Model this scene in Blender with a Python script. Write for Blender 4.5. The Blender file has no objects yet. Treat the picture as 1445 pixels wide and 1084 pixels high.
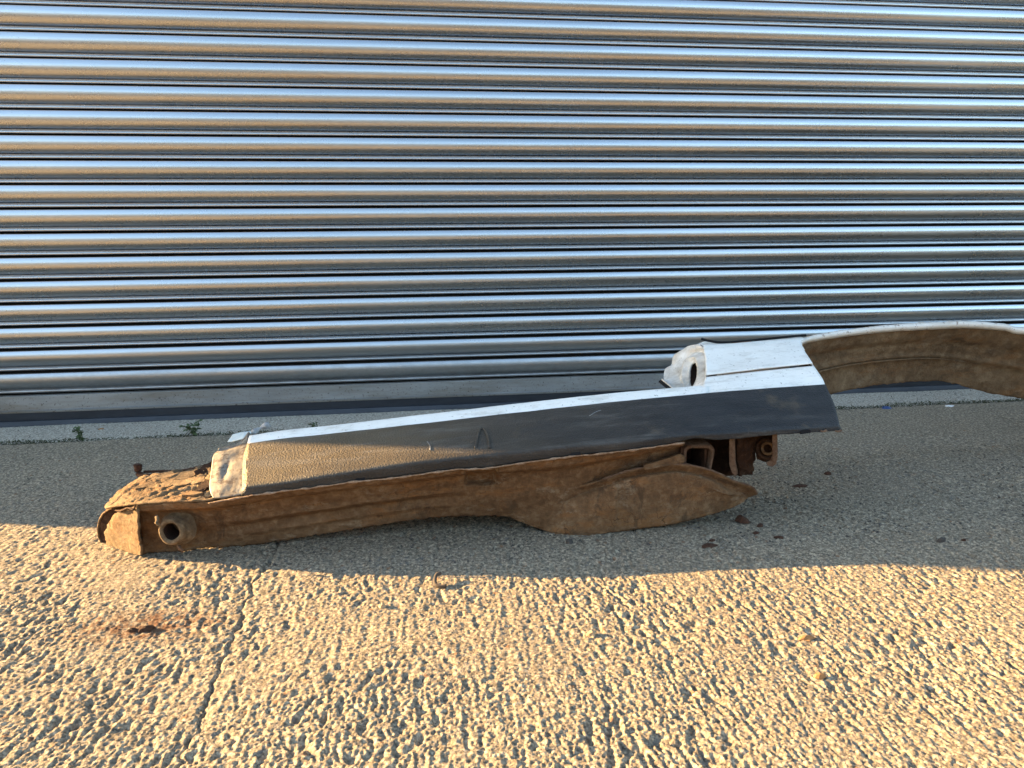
import bpy, bmesh, math, random
import numpy as np
from mathutils import Vector, Matrix, noise as mnoise
random.seed(7); rng = np.random.default_rng(11)
R = math.radians
S = bpy.context.scene
COL = S.collection

# ------------------------------------------------------------------ camera
H = 0.560; FPX = 1002.0; D = 2.494                      # eye height, focal length in px, distance to shutter
PITCH, ROLL, YAW = 0.18938724, -0.01189145, 0.1259473
cy_, sy_, cp_, sp_ = math.cos(YAW), math.sin(YAW), math.cos(PITCH), math.sin(PITCH)
FW = Vector((sy_*cp_, cy_*cp_, -sp_)); RT = Vector((cy_, -sy_, 0)); UP = RT.cross(FW)
cr_, sr_ = math.cos(ROLL), math.sin(ROLL)
RT, UP = cr_*RT + sr_*UP, -sr_*RT + cr_*UP
cam = bpy.data.cameras.new('camera'); camo = bpy.data.objects.new('camera', cam); COL.objects.link(camo)
cam.sensor_width = 36; cam.lens = FPX/1445*36; cam.clip_start = 0.02; cam.clip_end = 500
camo.matrix_world = Matrix(((RT.x, UP.x, -FW.x, 0), (RT.y, UP.y, -FW.y, 0), (RT.z, UP.z, -FW.z, H), (0, 0, 0, 1)))
S.camera = camo

def at(x, y, Y):
    """photo pixel and a chosen distance from the camera plane -> world point"""
    d = FW + (x-722.5)/FPX*RT - (y-542)/FPX*UP
    return Vector((d.x*Y/d.y, Y, H + d.z*Y/d.y))
def on_ground(x, y, z=0.0):
    d = FW + (x-722.5)/FPX*RT - (y-542)/FPX*UP
    t = (z-H)/d.z
    return Vector((d.x*t, d.y*t, z))

# ------------------------------------------------------------------ light
SUN_EL, SUN_DIR = R(15.5), Vector((-1.0, 0.27))         # the sun stands low on the left, just behind the wall's plane
az = math.atan2(SUN_DIR.x, SUN_DIR.y)                    # clockwise from +Y
w = bpy.data.worlds.new('World'); S.world = w; w.use_nodes = True
nt = w.node_tree; nt.nodes.clear()
sky = nt.nodes.new('ShaderNodeTexSky'); sky.sky_type = 'NISHITA'; sky.sun_disc = False
sky.sun_elevation = SUN_EL; sky.sun_rotation = az; sky.air_density = 1.0; sky.dust_density = 0.6; sky.ozone_density = 1.6
bg = nt.nodes.new('ShaderNodeBackground'); bg.inputs['Strength'].default_value = 0.10
wo = nt.nodes.new('ShaderNodeOutputWorld')
wb = nt.nodes.new('ShaderNodeMix'); wb.data_type = 'RGBA'; wb.blend_type = 'MULTIPLY'; wb.inputs[0].default_value = 1.0
wb.inputs[7].default_value = (1.10, 1.0, 0.87, 1)       # the camera's daylight white balance, set for the warm evening sun
nt.links.new(sky.outputs[0], wb.inputs[6]); nt.links.new(wb.outputs[2], bg.inputs[0]); nt.links.new(bg.outputs[0], wo.inputs[0])
sl = bpy.data.lights.new('sun', 'SUN'); sl.energy = 5.0; sl.angle = R(0.35); sl.color = (1.0, 0.66, 0.30)
so = bpy.data.objects.new('sun', sl); COL.objects.link(so)
h2 = SUN_DIR.normalized()*math.cos(SUN_EL)
so.rotation_euler = Vector((h2.x, h2.y, math.sin(SUN_EL))).to_track_quat('Z', 'Y').to_euler()
S.view_settings.view_transform = 'Standard'; S.view_settings.look = 'None'
S.view_settings.gamma = 1; S.view_settings.use_curve_mapping = False
S.view_settings.exposure = 2.95

# ------------------------------------------------------------------ materials
class NT:
    def __init__(s, name, rough=0.6, metal=0.0, spec=0.5):
        s.m = bpy.data.materials.new(name); s.m.use_nodes = True; s.t = s.m.node_tree
        s.b = s.t.nodes['Principled BSDF']
        s.b.inputs['Roughness'].default_value = rough; s.b.inputs['Metallic'].default_value = metal
        s.b.inputs['Specular IOR Level'].default_value = spec
        s.tc = s.t.nodes.new('ShaderNodeTexCoord')
    def n(s, kind, **kw):
        x = s.t.nodes.new('ShaderNode'+kind)
        for k, v in kw.items(): setattr(x, k, v)
        return x
    def link(s, a, b): s.t.links.new(a, b)
    def coord(s, scale=(1, 1, 1)):
        mp = s.n('Mapping'); mp.inputs['Scale'].default_value = scale
        s.link(s.tc.outputs['Object'], mp.inputs['Vector']); return mp.outputs[0]
    def noise(s, scale, detail=6, rough=0.6, sc=(1, 1, 1), dist=0.0):
        x = s.n('TexNoise'); x.inputs['Scale'].default_value = scale; x.inputs['Detail'].default_value = detail
        x.inputs['Roughness'].default_value = rough; x.inputs['Distortion'].default_value = dist
        s.link(s.coord(sc), x.inputs['Vector']); return x.outputs['Fac']
    def ramp(s, fac, stops):
        x = s.n('ValToRGB'); e = x.color_ramp.elements
        while len(e) < len(stops): e.new(0.5)
        for i, (p, c) in enumerate(stops):
            e[i].position = p; e[i].color = (*c, 1) if len(c) == 3 else c
        s.link(fac, x.inputs[0]); return x.outputs[0]
    def mix(s, fac, a, b, mode='MIX'):
        x = s.n('Mix', data_type='RGBA', blend_type=mode)
        for k, v in ((0, fac), (6, a), (7, b)):
            if isinstance(v, (tuple, float, int)): x.inputs[k].default_value = (*v, 1) if isinstance(v, tuple) else v
            else: s.link(v, x.inputs[k])
        return x.outputs[2]
    def math(s, op, a, b=0.0):
        x = s.n('Math', operation=op)
        for k, v in ((0, a), (1, b)):
            if isinstance(v, (float, int)): x.inputs[k].default_value = v
            else: s.link(v, x.inputs[k])
        return x.outputs[0]
    def bump(s, h, dist=0.002, strength=1.0, prev=None):
        x = s.n('Bump'); x.inputs['Distance'].default_value = dist; x.inputs['Strength'].default_value = strength
        s.link(h, x.inputs['Height'])
        if prev: s.link(prev, x.inputs['Normal'])
        s.link(x.outputs[0], s.b.inputs['Normal']); return x.outputs[0]
    def col(s, c):
        if isinstance(c, tuple): s.b.inputs['Base Color'].default_value = (*c, 1)
        else: s.link(c, s.b.inputs['Base Color'])
    def rough(s, c): s.link(c, s.b.inputs['Roughness'])

def concrete(name, base, dark, light, bump_d, stain=True):
    a = NT(name, rough=0.9, spec=0.25)
    big = a.noise(3.0, 5, 0.6); mid = a.noise(38, 6, 0.7); fine = a.noise(150, 5, 0.75)
    c = a.ramp(mid, [(0.30, dark), (0.5, base), (0.72, light)])
    c = a.mix(0.7, c, a.ramp(fine, [(0.39, tuple(v*0.25 for v in dark)), (0.46, tuple(v*0.7 for v in base)), (0.53, base), (0.61, tuple(min(0.7, v*1.4) for v in light))]))
    c = a.mix(a.ramp(big, [(0.35, (0.0,)*3), (0.68, (0.45,)*3)]), c, a.mix(0.5, c, dark))
    # single stones of the aggregate that show through the laitance
    vo = a.n('TexVoronoi'); vo.inputs['Scale'].default_value = 95; a.link(a.coord(), vo.inputs['Vector'])
    sel = a.n('SeparateColor'); a.link(vo.outputs['Color'], sel.inputs[0])
    near = a.math('LESS_THAN', vo.outputs['Distance'], 0.36)
    fl = a.ramp(a.noise(210, 3, 0.6), [(0.565, (0,)*3), (0.63, (0.9,)*3)]); c = a.mix(fl, c, (0.07, 0.062, 0.052))
    brown = a.math('MULTIPLY', near, a.math('GREATER_THAN', sel.outputs[0], 0.972))
    grey = a.math('MULTIPLY', near, a.math('GREATER_THAN', sel.outputs[1], 0.84))
    c = a.mix(a.math('MULTIPLY', grey, 0.6), c, (0.11, 0.105, 0.10))
    c = a.mix(a.math('MULTIPLY', brown, 0.7), c, (0.20, 0.095, 0.045))
    if stain:   # rust that has washed off a lost flake
        pos = on_ground(205, 882)
        mp = a.n('Mapping', vector_type='POINT'); mp.inputs['Location'].default_value = (-pos.x*6.5, -pos.y*15, 0)
        mp.inputs['Scale'].default_value = (6.5, 15, 0); a.link(a.tc.outputs['Object'], mp.inputs['Vector'])
        ln = a.n('VectorMath', operation='LENGTH'); a.link(mp.outputs[0], ln.inputs[0])
        f = a.math('SUBTRACT', 1.0, ln.outputs['Value']); f = a.math('MULTIPLY', a.math('MAXIMUM', f, 0.0), 1.6)
        f = a.math('MINIMUM', a.math('MULTIPLY', f, a.ramp(a.noise(60, 5, 0.7), [(0.42, (0,)*3), (0.6, (1,)*3)])), 0.85)
        c = a.mix(f, c, (0.11, 0.045, 0.02))
    a.col(c)
    h = a.math('ADD', a.noise(420, 4, 0.75), a.math('MULTIPLY', a.noise(150, 4, 0.6), 1.2))
    a.bump(h, bump_d, 0.7)
    return a.m

M = {}
M['concrete'] = concrete('brushed_concrete', (0.280, 0.226, 0.158), (0.14, 0.114, 0.084), (0.43, 0.350, 0.245), 0.0024)
M['threshold'] = concrete('smooth_concrete', (0.44, 0.385, 0.31), (0.29, 0.25, 0.20), (0.54, 0.475, 0.385), 0.0012, False)

def steel():
    a = NT('galvanised_steel', rough=0.2, metal=1.0)
    streak = a.noise(40, 5, 0.65, (0.03, 1, 1)); spang = a.noise(18, 4, 0.6); spk = a.noise(220, 3, 0.6)
    c = a.ramp(streak, [(0.3, (0.45, 0.47, 0.49)), (0.7, (0.58, 0.60, 0.62))])
    dirt = a.ramp(spk, [(0.66, (0,)*3), (0.74, (1,)*3)])
    dirt = a.math('MULTIPLY', dirt, a.ramp(a.noise(6, 4, 0.7), [(0.45, (0,)*3), (0.65, (0.8,)*3)]))
    ge = a.n('NewGeometry'); sz = a.n('SeparateXYZ'); a.link(ge.outputs['Position'], sz.inputs[0])   # splash dirt low down
    lowz = a.n('MapRange'); lowz.inputs[1].default_value = 0.26; lowz.inputs[2].default_value = 0.08; a.link(sz.outputs[2], lowz.inputs[0])
    spl = a.math('MULTIPLY', lowz.outputs[0], a.ramp(a.noise(25, 6, 0.75, (0.5, 1, 1)), [(0.3, (0.15,)*3), (0.7, (0.75,)*3)]))
    dirt = a.math('MAXIMUM', dirt, spl)
    c = a.mix(dirt, c, (0.13, 0.12, 0.105))
    a.col(c)
    r = a.ramp(a.math('ADD', a.math('MULTIPLY', streak, 0.6), a.math('MULTIPLY', spang, 0.4)), [(0.3, (0.22,)*3), (0.7, (0.34,)*3)])
    a.rough(a.mix(dirt, r, (0.7, 0.7, 0.7)))
    h = a.math('ADD', a.noise(90, 4, 0.6, (0.02, 1, 1)), a.math('MULTIPLY', a.noise(4, 2, 0.5, (0.6, 1, 1)), 5.0))
    a.bump(h, 0.00035, 0.6)
    return a.m
M['steel'] = steel()
M['groove_shade'] = NT('groove_shade_black', rough=0.95, spec=0.1).m; M['groove_shade'].node_tree.nodes['Principled BSDF'].inputs['Base Color'].default_value = (0.018, 0.016, 0.014, 1)  # near-black for the slat grooves: the shade between slats put into the colour
def rail():
    a = NT('dull_galvanised_steel', rough=0.55, metal=0.75)
    n1 = a.noise(9, 5, 0.6, (0.4, 1, 1.5)); sp = a.noise(150, 3, 0.6)
    c = a.ramp(n1, [(0.3, (0.19, 0.19, 0.185)), (0.7, (0.28, 0.275, 0.26))])
    c = a.mix(a.ramp(a.noise(12, 6, 0.75, (0.25, 1, 2)), [(0.45, (0,)*3), (0.68, (0.75,)*3)]), c, (0.15, 0.125, 0.095))
    c = a.mix(a.ramp(sp, [(0.60, (0,)*3), (0.68, (0.8,)*3)]), c, (0.07, 0.055, 0.045))
    a.col(c); a.bump(a.noise(60, 4, 0.6, (0.2, 1, 1)), 0.0006, 0.5); return a.m
M['rail'] = rail()
def rubber(name, c0, rough=0.6):
    a = NT(name, rough=rough, spec=0.4)
    a.col(a.ramp(a.noise(30, 5, 0.7, (0.3, 1, 1)), [(0.35, c0), (0.75, tuple(min(1, v*1.7+0.006) for v in c0))]))
    a.bump(a.noise(90, 4, 0.6), 0.0006, 0.5); return a.m
M['rubber'] = rubber('black_rubber', (0.012, 0.014, 0.019)); M['rubber_lip'] = rubber('grey_black_rubber', (0.024, 0.028, 0.036))
M['strip'] = rubber('black_trim_rubber', (0.007, 0.007, 0.008), 0.8); M['strip'].node_tree.nodes['Principled BSDF'].inputs['Specular IOR Level'].default_value = 0.15

def white():
    a = NT('white_car_paint', rough=0.32, spec=0.5)
    n1 = a.noise(7, 6, 0.7, (0.6, 1, 1)); n2 = a.noise(28, 6, 0.75, (0.5, 1.6, 1)); sp = a.noise(170, 4, 0.6)
    c = a.ramp(n1, [(0.35, (0.86, 0.85, 0.81)), (0.68, (0.70, 0.685, 0.64))])
    c = a.mix(a.ramp(n2, [(0.50, (0,)*3), (0.70, (0.6,)*3)]), c, (0.42, 0.385, 0.33))
    c = a.mix(a.ramp(sp, [(0.64, (0,)*3), (0.70, (0.8,)*3)]), c, (0.14, 0.11, 0.085))
    a.col(c); a.rough(a.ramp(n2, [(0.3, (0.28,)*3), (0.8, (0.6,)*3)]))
    a.bump(n2, 0.0008, 0.4); return a.m
M['white'] = white()
def jamb():
    a = NT('dirty_white_paint', rough=0.5)
    n1 = a.noise(22, 6, 0.7); sp = a.noise(120, 5, 0.65)
    c = a.ramp(n1, [(0.32, (0.70, 0.69, 0.66)), (0.5, (0.50, 0.475, 0.43)), (0.70, (0.28, 0.245, 0.20))])
    c = a.mix(a.ramp(sp, [(0.62, (0,)*3), (0.7, (0.7,)*3)]), c, (0.15, 0.11, 0.08))
    a.col(c); a.bump(n1, 0.001, 0.5); return a.m
M['jamb'] = jamb()
def rimpaint():
    a = NT('chipped_rim_paint', rough=0.5)
    n1 = a.noise(14, 6, 0.75, (0.35, 1, 1)); sp = a.noise(80, 6, 0.75)
    c = a.ramp(n1, [(0.34, (0.74, 0.72, 0.68)), (0.56, (0.58, 0.53, 0.46)), (0.74, (0.34, 0.26, 0.19))])
    c = a.mix(a.ramp(sp, [(0.58, (0,)*3), (0.64, (0.85,)*3)]), c, (0.17, 0.095, 0.055))
    a.col(c); a.bump(sp, 0.0015, 0.6); return a.m
M['rim'] = rimpaint()
def cutmetal():
    a = NT('scraped_white_paint', rough=0.5)
    n1 = a.noise(26, 6, 0.7); n2 = a.noise(70, 6, 0.7)
    c = a.ramp(n1, [(0.35, (0.25, 0.22, 0.175)), (0.62, (0.155, 0.125, 0.09))])
    c = a.mix(a.ramp(n2, [(0.50, (0,)*3), (0.57, (0.9,)*3)]), c, (0.085, 0.06, 0.042))
    a.col(c); a.bump(n2, 0.0015, 0.6); return a.m
M['cut'] = cutmetal()
def plastic():
    a = NT('black_plastic_cladding', rough=0.5, spec=0.32)
    n1 = a.noise(6, 6, 0.7, (0.5, 1, 1)); n2 = a.noise(26, 6, 0.75, (0.25, 1, 1)); gr = a.noise(300, 2, 0.5)
    c = a.ramp(n2, [(0.35, (0.011, 0.012, 0.014)), (0.7, (0.028, 0.028, 0.030))])
    # dried mud dust, thickest towards the front end
    sep = a.n('SeparateXYZ'); a.link(a.tc.outputs['Object'], sep.inputs[0])
    grad = a.n('MapRange'); grad.inputs[1].default_value = 0.30; grad.inputs[2].default_value = -0.60
    a.link(sep.outputs[0], grad.inputs[0])
    d = a.math('MULTIPLY', a.ramp(n1, [(0.3, (0.35,)*3), (0.7, (1,)*3)]), grad.outputs[0])
    d = a.math('MAXIMUM', a.math('MULTIPLY', d, 0.55), a.ramp(a.noise(9, 5, 0.7), [(0.56, (0,)*3), (0.74, (0.32,)*3)]))
    ge = a.n('NewGeometry'); sn = a.n('SeparateXYZ'); a.link(ge.outputs['Normal'], sn.inputs[0])    # dust lies on what faces up
    mr = a.n('MapRange'); mr.inputs[1].default_value = 0.25; mr.inputs[2].default_value = 0.7; a.link(sn.outputs[2], mr.inputs[0])
    d = a.math('MULTIPLY', d, a.math('ADD', a.math('MULTIPLY', mr.outputs[0], 0.8), 0.2))
    c = a.mix(d, c, (0.235, 0.17, 0.09))
    sc_ = a.ramp(a.noise(120, 2, 0.5, (0.06, 1, 1)), [(0.80, (0,)*3), (0.86, (0.2,)*3)])
    c = a.mix(sc_, c, (0.3, 0.3, 0.29))
    sf = a.math('MULTIPLY', a.ramp(a.noise(45, 6, 0.8, (0.12, 1, 1), 0.3), [(0.50, (0,)*3), (0.62, (0.42,)*3)]), a.ramp(a.noise(5, 4, 0.7), [(0.4, (0.15,)*3), (0.6, (1,)*3)]))
    c = a.mix(sf, c, (0.15, 0.14, 0.125))
    a.col(c); a.rough(a.ramp(n1, [(0.3, (0.42,)*3), (0.7, (0.6,)*3)]))
    p = a.bump(gr, 0.0022, 0.9); a.bump(n2, 0.001, 0.35, p); return a.m
M['plastic'] = plastic()
def rust(name, a0, a1, a2, scale=1.0, bd=0.002, rough=0.85, rich=0.0, fine=0.55, crack=0.0):
    a = NT(name, rough=rough, spec=0.25)
    n1 = a.noise(9*scale, 6, 0.7, (0.6, 1, 1)); n2 = a.noise(60*scale, 6, 0.75); n3 = a.noise(240*scale, 4, 0.7)
    c = a.ramp(n1, [(0.3, a0), (0.52, a1), (0.74, a2)])
    c = a.mix(fine, c, a.ramp(n2, [(0.38, a0), (0.52, a1), (0.64, a2)]))
    c = a.mix(a.ramp(n3, [(0.60, (0,)*3), (0.72, (0.5,)*3)]), c, tuple(v*0.35 for v in a0))
    if rich:
        o1 = a.noise(13, 6, 0.75, (0.5, 1, 1.6)); o2 = a.noise(21, 7, 0.8, (0.6, 1, 1)); o3 = a.noise(7, 6, 0.8, (1.4, 1, 0.8), 0.6)
        c = a.mix(a.math('MULTIPLY', a.ramp(o1, [(0.52, (0,)*3), (0.62, (1,)*3)]), rich), c, (0.27, 0.115, 0.034))
        c = a.mix(a.math('MULTIPLY', a.ramp(o2, [(0.56, (0,)*3), (0.63, (1,)*3)]), rich*0.8), c, (0.36, 0.28, 0.19))
        c = a.mix(a.math('MULTIPLY', a.ramp(o3, [(0.57, (0,)*3), (0.63, (1,)*3)]), rich), c, (0.035, 0.022, 0.015))
        vc = a.n('TexVoronoi', feature='DISTANCE_TO_EDGE'); vc.inputs['Scale'].default_value = 16
        wv = a.n('VectorMath', operation='ADD'); a.link(a.coord((0.6, 1, 1)), wv.inputs[0]); nz = a.n('TexNoise'); nz.inputs['Scale'].default_value = 30
        a.link(a.coord(), nz.inputs['Vector']); ms = a.n('VectorMath', operation='SCALE'); ms.inputs['Scale'].default_value = 0.06
        a.link(nz.outputs['Color'], ms.inputs[0]); a.link(ms.outputs[0], wv.inputs[1]); a.link(wv.outputs[0], vc.inputs['Vector'])
        ck = a.math('MULTIPLY', a.math('LESS_THAN', vc.outputs['Distance'], 0.012), a.ramp(o1, [(0.52, (0,)*3), (0.6, (crack,)*3)]))
        c = a.mix(ck, c, (0.02, 0.012, 0.008))
    a.col(c)
    a.bump(a.math('ADD', a.math('MULTIPLY', n2, 1.6), a.math('MULTIPLY', n3, 1.0)), bd*1.6, 0.9); return a.m
M['rust'] = rust('muddy_rusty_underseal', (0.080, 0.040, 0.018), (0.165, 0.089, 0.041), (0.28, 0.178, 0.098), rich=0.5, crack=0.6)
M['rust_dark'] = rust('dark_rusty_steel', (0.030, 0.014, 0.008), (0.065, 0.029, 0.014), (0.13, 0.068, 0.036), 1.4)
M['rust_edge'] = rust('flaky_rust_edge', (0.085, 0.042, 0.024), (0.17, 0.098, 0.06), (0.28, 0.18, 0.12), 2.0)
M['seam'] = rust('pale_torn_seam', (0.20, 0.11, 0.06), (0.40, 0.26, 0.165), (0.55, 0.42, 0.31), 3.0)
M['crust'] = rust('dried_mud_crust', (0.10, 0.062, 0.034), (0.235, 0.155, 0.085), (0.36, 0.26, 0.155), 1.6, 0.003, rich=0.35, crack=0.8)
M['arch'] = rust('dried_mud_on_wheel_arch', (0.056, 0.033, 0.016), (0.160, 0.099, 0.051), (0.31, 0.22, 0.128), 0.7, 0.0018, rich=0.3, fine=0.4)
M['flake'] = rust('rust_flake', (0.035, 0.016, 0.010), (0.075, 0.034, 0.02), (0.14, 0.07, 0.04), 3.0)
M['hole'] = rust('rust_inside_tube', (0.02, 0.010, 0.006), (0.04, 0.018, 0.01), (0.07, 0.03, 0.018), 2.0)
def simple(name, c, rough=0.7, var=0.3, sc=40):
    a = NT(name, rough=rough)
    a.col(a.ramp(a.noise(sc, 4, 0.6), [(0.3, tuple(v*(1-var) for v in c)), (0.7, tuple(min(1, v*(1+var)) for v in c))]))
    a.bump(a.noise(sc*3, 3, 0.6), 0.0008, 0.4); return a.m
M['leaf'] = simple('weed_leaf', (0.055, 0.085, 0.028)); M['moss'] = simple('moss', (0.045, 0.05, 0.020), 0.95, 0.5, 90)
M['soil'] = simple('joint_dirt', (0.055, 0.048, 0.038), 0.95, 0.4, 120)
M['film'] = simple('clouded_plastic', (0.50, 0.58, 0.60), 0.25, 0.15, 30)
M['sealant'] = simple('grey_sealant', (0.28, 0.28, 0.28), 0.6, 0.4, 60)
M['brickwall'] = simple('grey_render', (0.30, 0.28, 0.25), 0.9, 0.2, 8)
M['oppbrick'] = simple('blue_grey_cladding', (0.085, 0.105, 0.13), 0.7, 0.2, 3); M['asphalt'] = simple('worn_asphalt', (0.060, 0.060, 0.060), 0.9, 0.35, 60)
M['grit'] = simple('grit', (0.17, 0.15, 0.125), 0.9, 0.5, 30); M['darkgrit'] = simple('dark_grit', (0.05, 0.042, 0.036), 0.9, 0.5, 30)
M['pebble'] = simple('tan_pebble', (0.34, 0.24, 0.14), 0.7, 0.25, 60); M['paper'] = simple('white_scrap', (0.75, 0.75, 0.74), 0.6, 0.05)
M['blue'] = simple('blue_scrap', (0.02, 0.05, 0.16), 0.5, 0.3); M['twig'] = simple('dark_bark', (0.05, 0.038, 0.03), 0.9, 0.4)
M['dryleaf'] = simple('dry_leaf', (0.27, 0.13, 0.045), 0.8, 0.35)

# ------------------------------------------------------------------ mesh helpers
def link_mesh(name, verts, faces, mat, parent=None, smooth=True, mats=None):
    me = bpy.data.meshes.new(name); me.from_pydata([tuple(v) for v in verts], [], faces); me.update()
    for m in (mats or [mat]): me.materials.append(m)
    o = bpy.data.objects.new(name, me); COL.objects.link(o)
    if smooth: me.polygons.foreach_set('use_smooth', [True]*len(me.polygons))
    if parent: o.parent = parent; 
    return o
def offset_of(parent):
    v = Vector((0, 0, 0))
    while parent: v += parent.location; parent = parent.parent
    return v
def part(name, verts, faces, mat, parent, smooth=True, label=None, thick=0.0, bevel=0.0):
    off = offset_of(parent)
    o = link_mesh(name, [Vector(v)-off for v in verts], faces, mat, parent, smooth)
    if thick:
        md = o.modifiers.new('thickness', 'SOLIDIFY'); md.thickness = abs(thick); md.offset = -1 if thick > 0 else 1
    if bevel:
        md = o.modifiers.new('bevel', 'BEVEL'); md.width = bevel; md.segments = 2; md.limit_method = 'ANGLE'
    if label: o['label'] = label
    return o
def thing(name, label, cat, loc=(0, 0, 0), group=None):
    o = bpy.data.objects.new(name, None); COL.objects.link(o); o.location = loc; o.empty_display_size = 0.05
    o['label'] = label; o['category'] = cat
    if group: o['group'] = group
    return o
def tag(o, label, cat, group=None):
    o['label'] = label; o['category'] = cat
    if group: o['group'] = group
    return o
def resample(pts, n, smooth=True):
    """resample a 3D polyline to n points; smooth = Catmull-Rom through the points"""
    P = np.array([tuple(p) for p in pts], float)
    if len(P) == 1: return np.repeat(P, n, 0)
    if smooth and len(P) > 2:
        out = []
        Q = np.vstack([2*P[0]-P[1], P, 2*P[-1]-P[-2]])
        for i in range(len(P)-1):
            p0, p1, p2, p3 = Q[i], Q[i+1], Q[i+2], Q[i+3]
            for t in np.linspace(0, 1, 12, endpoint=False):
                out.append(0.5*((2*p1)+(-p0+p2)*t+(2*p0-5*p1+4*p2-p3)*t*t+(-p0+3*p1-3*p2+p3)*t**3))
        out.append(P[-1]); P = np.array(out)
    s = np.r_[0, np.cumsum(np.linalg.norm(np.diff(P, axis=0), axis=1))]
    u = np.linspace(0, s[-1], n)
    return np.stack([np.interp(u, s, P[:, k]) for k in range(3)], 1)
def loft(rows, n, sub, smooth_across=False, smooth_rows=True):
    """rows: polylines of world points -> (rows*sub, n, 3) grid"""
    G = np.stack([resample(r, n, smooth_rows) for r in rows])
    if isinstance(sub, int): sub = [sub]*(len(rows)-1)
    out = []
    for i in range(len(rows)-1):
        a, b = G[i], G[i+1]
        p0 = G[i-1] if i else 2*a-b; p3 = G[i+2] if i+2 < len(rows) else 2*b-a
        for t in np.linspace(0, 1, sub[i], endpoint=False):
            if smooth_across: out.append(0.5*((2*a)+(-p0+b)*t+(2*p0-5*a+4*b-p3)*t*t+(-p0+3*a-3*b+p3)*t**3))
            else: out.append(a*(1-t)+b*t)
    out.append(G[-1]); return np.array(out)
def grid_faces(r, c, flip=False):
    f = []
    for i in range(r-1):
        for j in range(c-1):
            q = (i*c+j, i*c+j+1, (i+1)*c+j+1, (i+1)*c+j)
            f.append(q[::-1] if flip else q)
    return f
def fbm(p, sc, oct=4):
    return mnoise.fractal(Vector(p)*sc, 1.0, 2.0, oct)
def grid_part(name, G, mat, parent, thick=0.003, amp=0.0, sc=30, label=None, flip=False, smooth=True, dirv=None):
    r, c, _ = G.shape
    G = G.copy()
    if amp:
        du = np.gradient(G, axis=1); dv = np.gradient(G, axis=0); N = np.cross(du, dv)
        N /= np.linalg.norm(N, axis=2, keepdims=True)+1e-12
        for i in range(r):
            for j in range(c): G[i, j] += N[i, j]*amp*fbm(G[i, j], sc)
    return part(name, G.reshape(-1, 3), grid_faces(r, c, flip), mat, parent, smooth, label, thick)
def tube(name, pts, rad, mat, parent, seg=8, n=40, flat=1.0, smooth_path=True, label=None, jitter=0.0):
    P = resample(pts, n, smooth_path); V = []; F = []
    for i in range(n):
        t = Vector(P[min(i+1, n-1)]-P[max(i-1, 0)]).normalized()
        a = t.cross(Vector((0, 0, 1)) if abs(t.z) < 0.9 else Vector((0, 1, 0))).normalized(); b = t.cross(a)
        rr = rad(i/(n-1)) if callable(rad) else rad
        for k in range(seg):
            an = 2*math.pi*k/seg; j = 1+jitter*(random.random()-0.5)
            V.append(Vector(P[i])+(a*math.cos(an)+b*math.sin(an)*flat)*rr*j)
    for i in range(n-1):
        for k in range(seg): F.append((i*seg+k, i*seg+(k+1) % seg, (i+1)*seg+(k+1) % seg, (i+1)*seg+k))
    F.append(tuple(range(seg))[::-1]); F.append(tuple((n-1)*seg+k for k in range(seg)))
    return part(name, V, F, mat, parent, True, label)
def prism(name, front, back, mat, parent, smooth=False, bevel=0.0, label=None, hole=None):
    """solid between two matching outlines"""
    n = len(front); V = list(front)+list(back)
    F = [tuple(range(n))[::-1], tuple(range(n, 2*n))] + [(i, (i+1) % n, n+(i+1) % n, n+i) for i in range(n)]
    return part(name, V, F, mat, parent, smooth, label, 0.0, bevel)
def structure(o): o['kind'] = 'structure'; return o

# ------------------------------------------------------------------ ground
RES = 0.0016
X0, X1, Y0, Y1 = -2.4, 3.2, 0.25, 2.26
nx, ny = int((X1-X0)/RES)+1, int((Y1-Y0)/RES)+1
fx = np.fft.rfftfreq(nx, RES)[None, :]; fy = np.fft.fftfreq(ny, RES)[:, None]
def band(lx, ly, sharp=2.0, seed=0):
    """noise whose features are about lx by ly metres"""
    r_ = np.random.default_rng(seed).standard_normal((ny, nx))
    k = np.sqrt((fx*lx)**2+(fy*ly)**2)
    F = np.fft.rfft2(r_)*np.exp(-0.5*(k*sharp)**2)*(1-np.exp(-(k*3)**2))
    z = np.fft.irfft2(F, s=(ny, nx)); return z/z.std()
gx = np.linspace(X0, X1, nx); gy = np.linspace(Y0, Y1, ny)
grain = band(0.0042, 0.0046, 0.7, 1); pit = band(0.0085, 0.012, 0.9, 2); ridge = band(0.012, 0.11, 1.0, 3)
patch = band(0.22, 0.32, 1.0, 4); wave = band(0.5, 0.4, 1.0, 5); fineg = band(0.0034, 0.0034, 0.5, 9); coarse = band(0.018, 0.036, 1.0, 6)
sm = lambda v, a, b: np.clip((v-a)/(b-a), 0, 1)**2*(3-2*np.clip((v-a)/(b-a), 0, 1))
rough = np.clip(1.0+0.28*patch, 0.45, 1.7)
hmap = (0.00052*grain + 0.00042*fineg + 0.00090*np.minimum(pit, 0.25)*rough + 0.00150*np.minimum(coarse, -0.35)*rough**1.5 + 0.00030*ridge)
hmap = hmap*(0.5+0.5*(1-sm(gy, 1.55, 2.1)))[:, None] + 0.0012*wave
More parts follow.
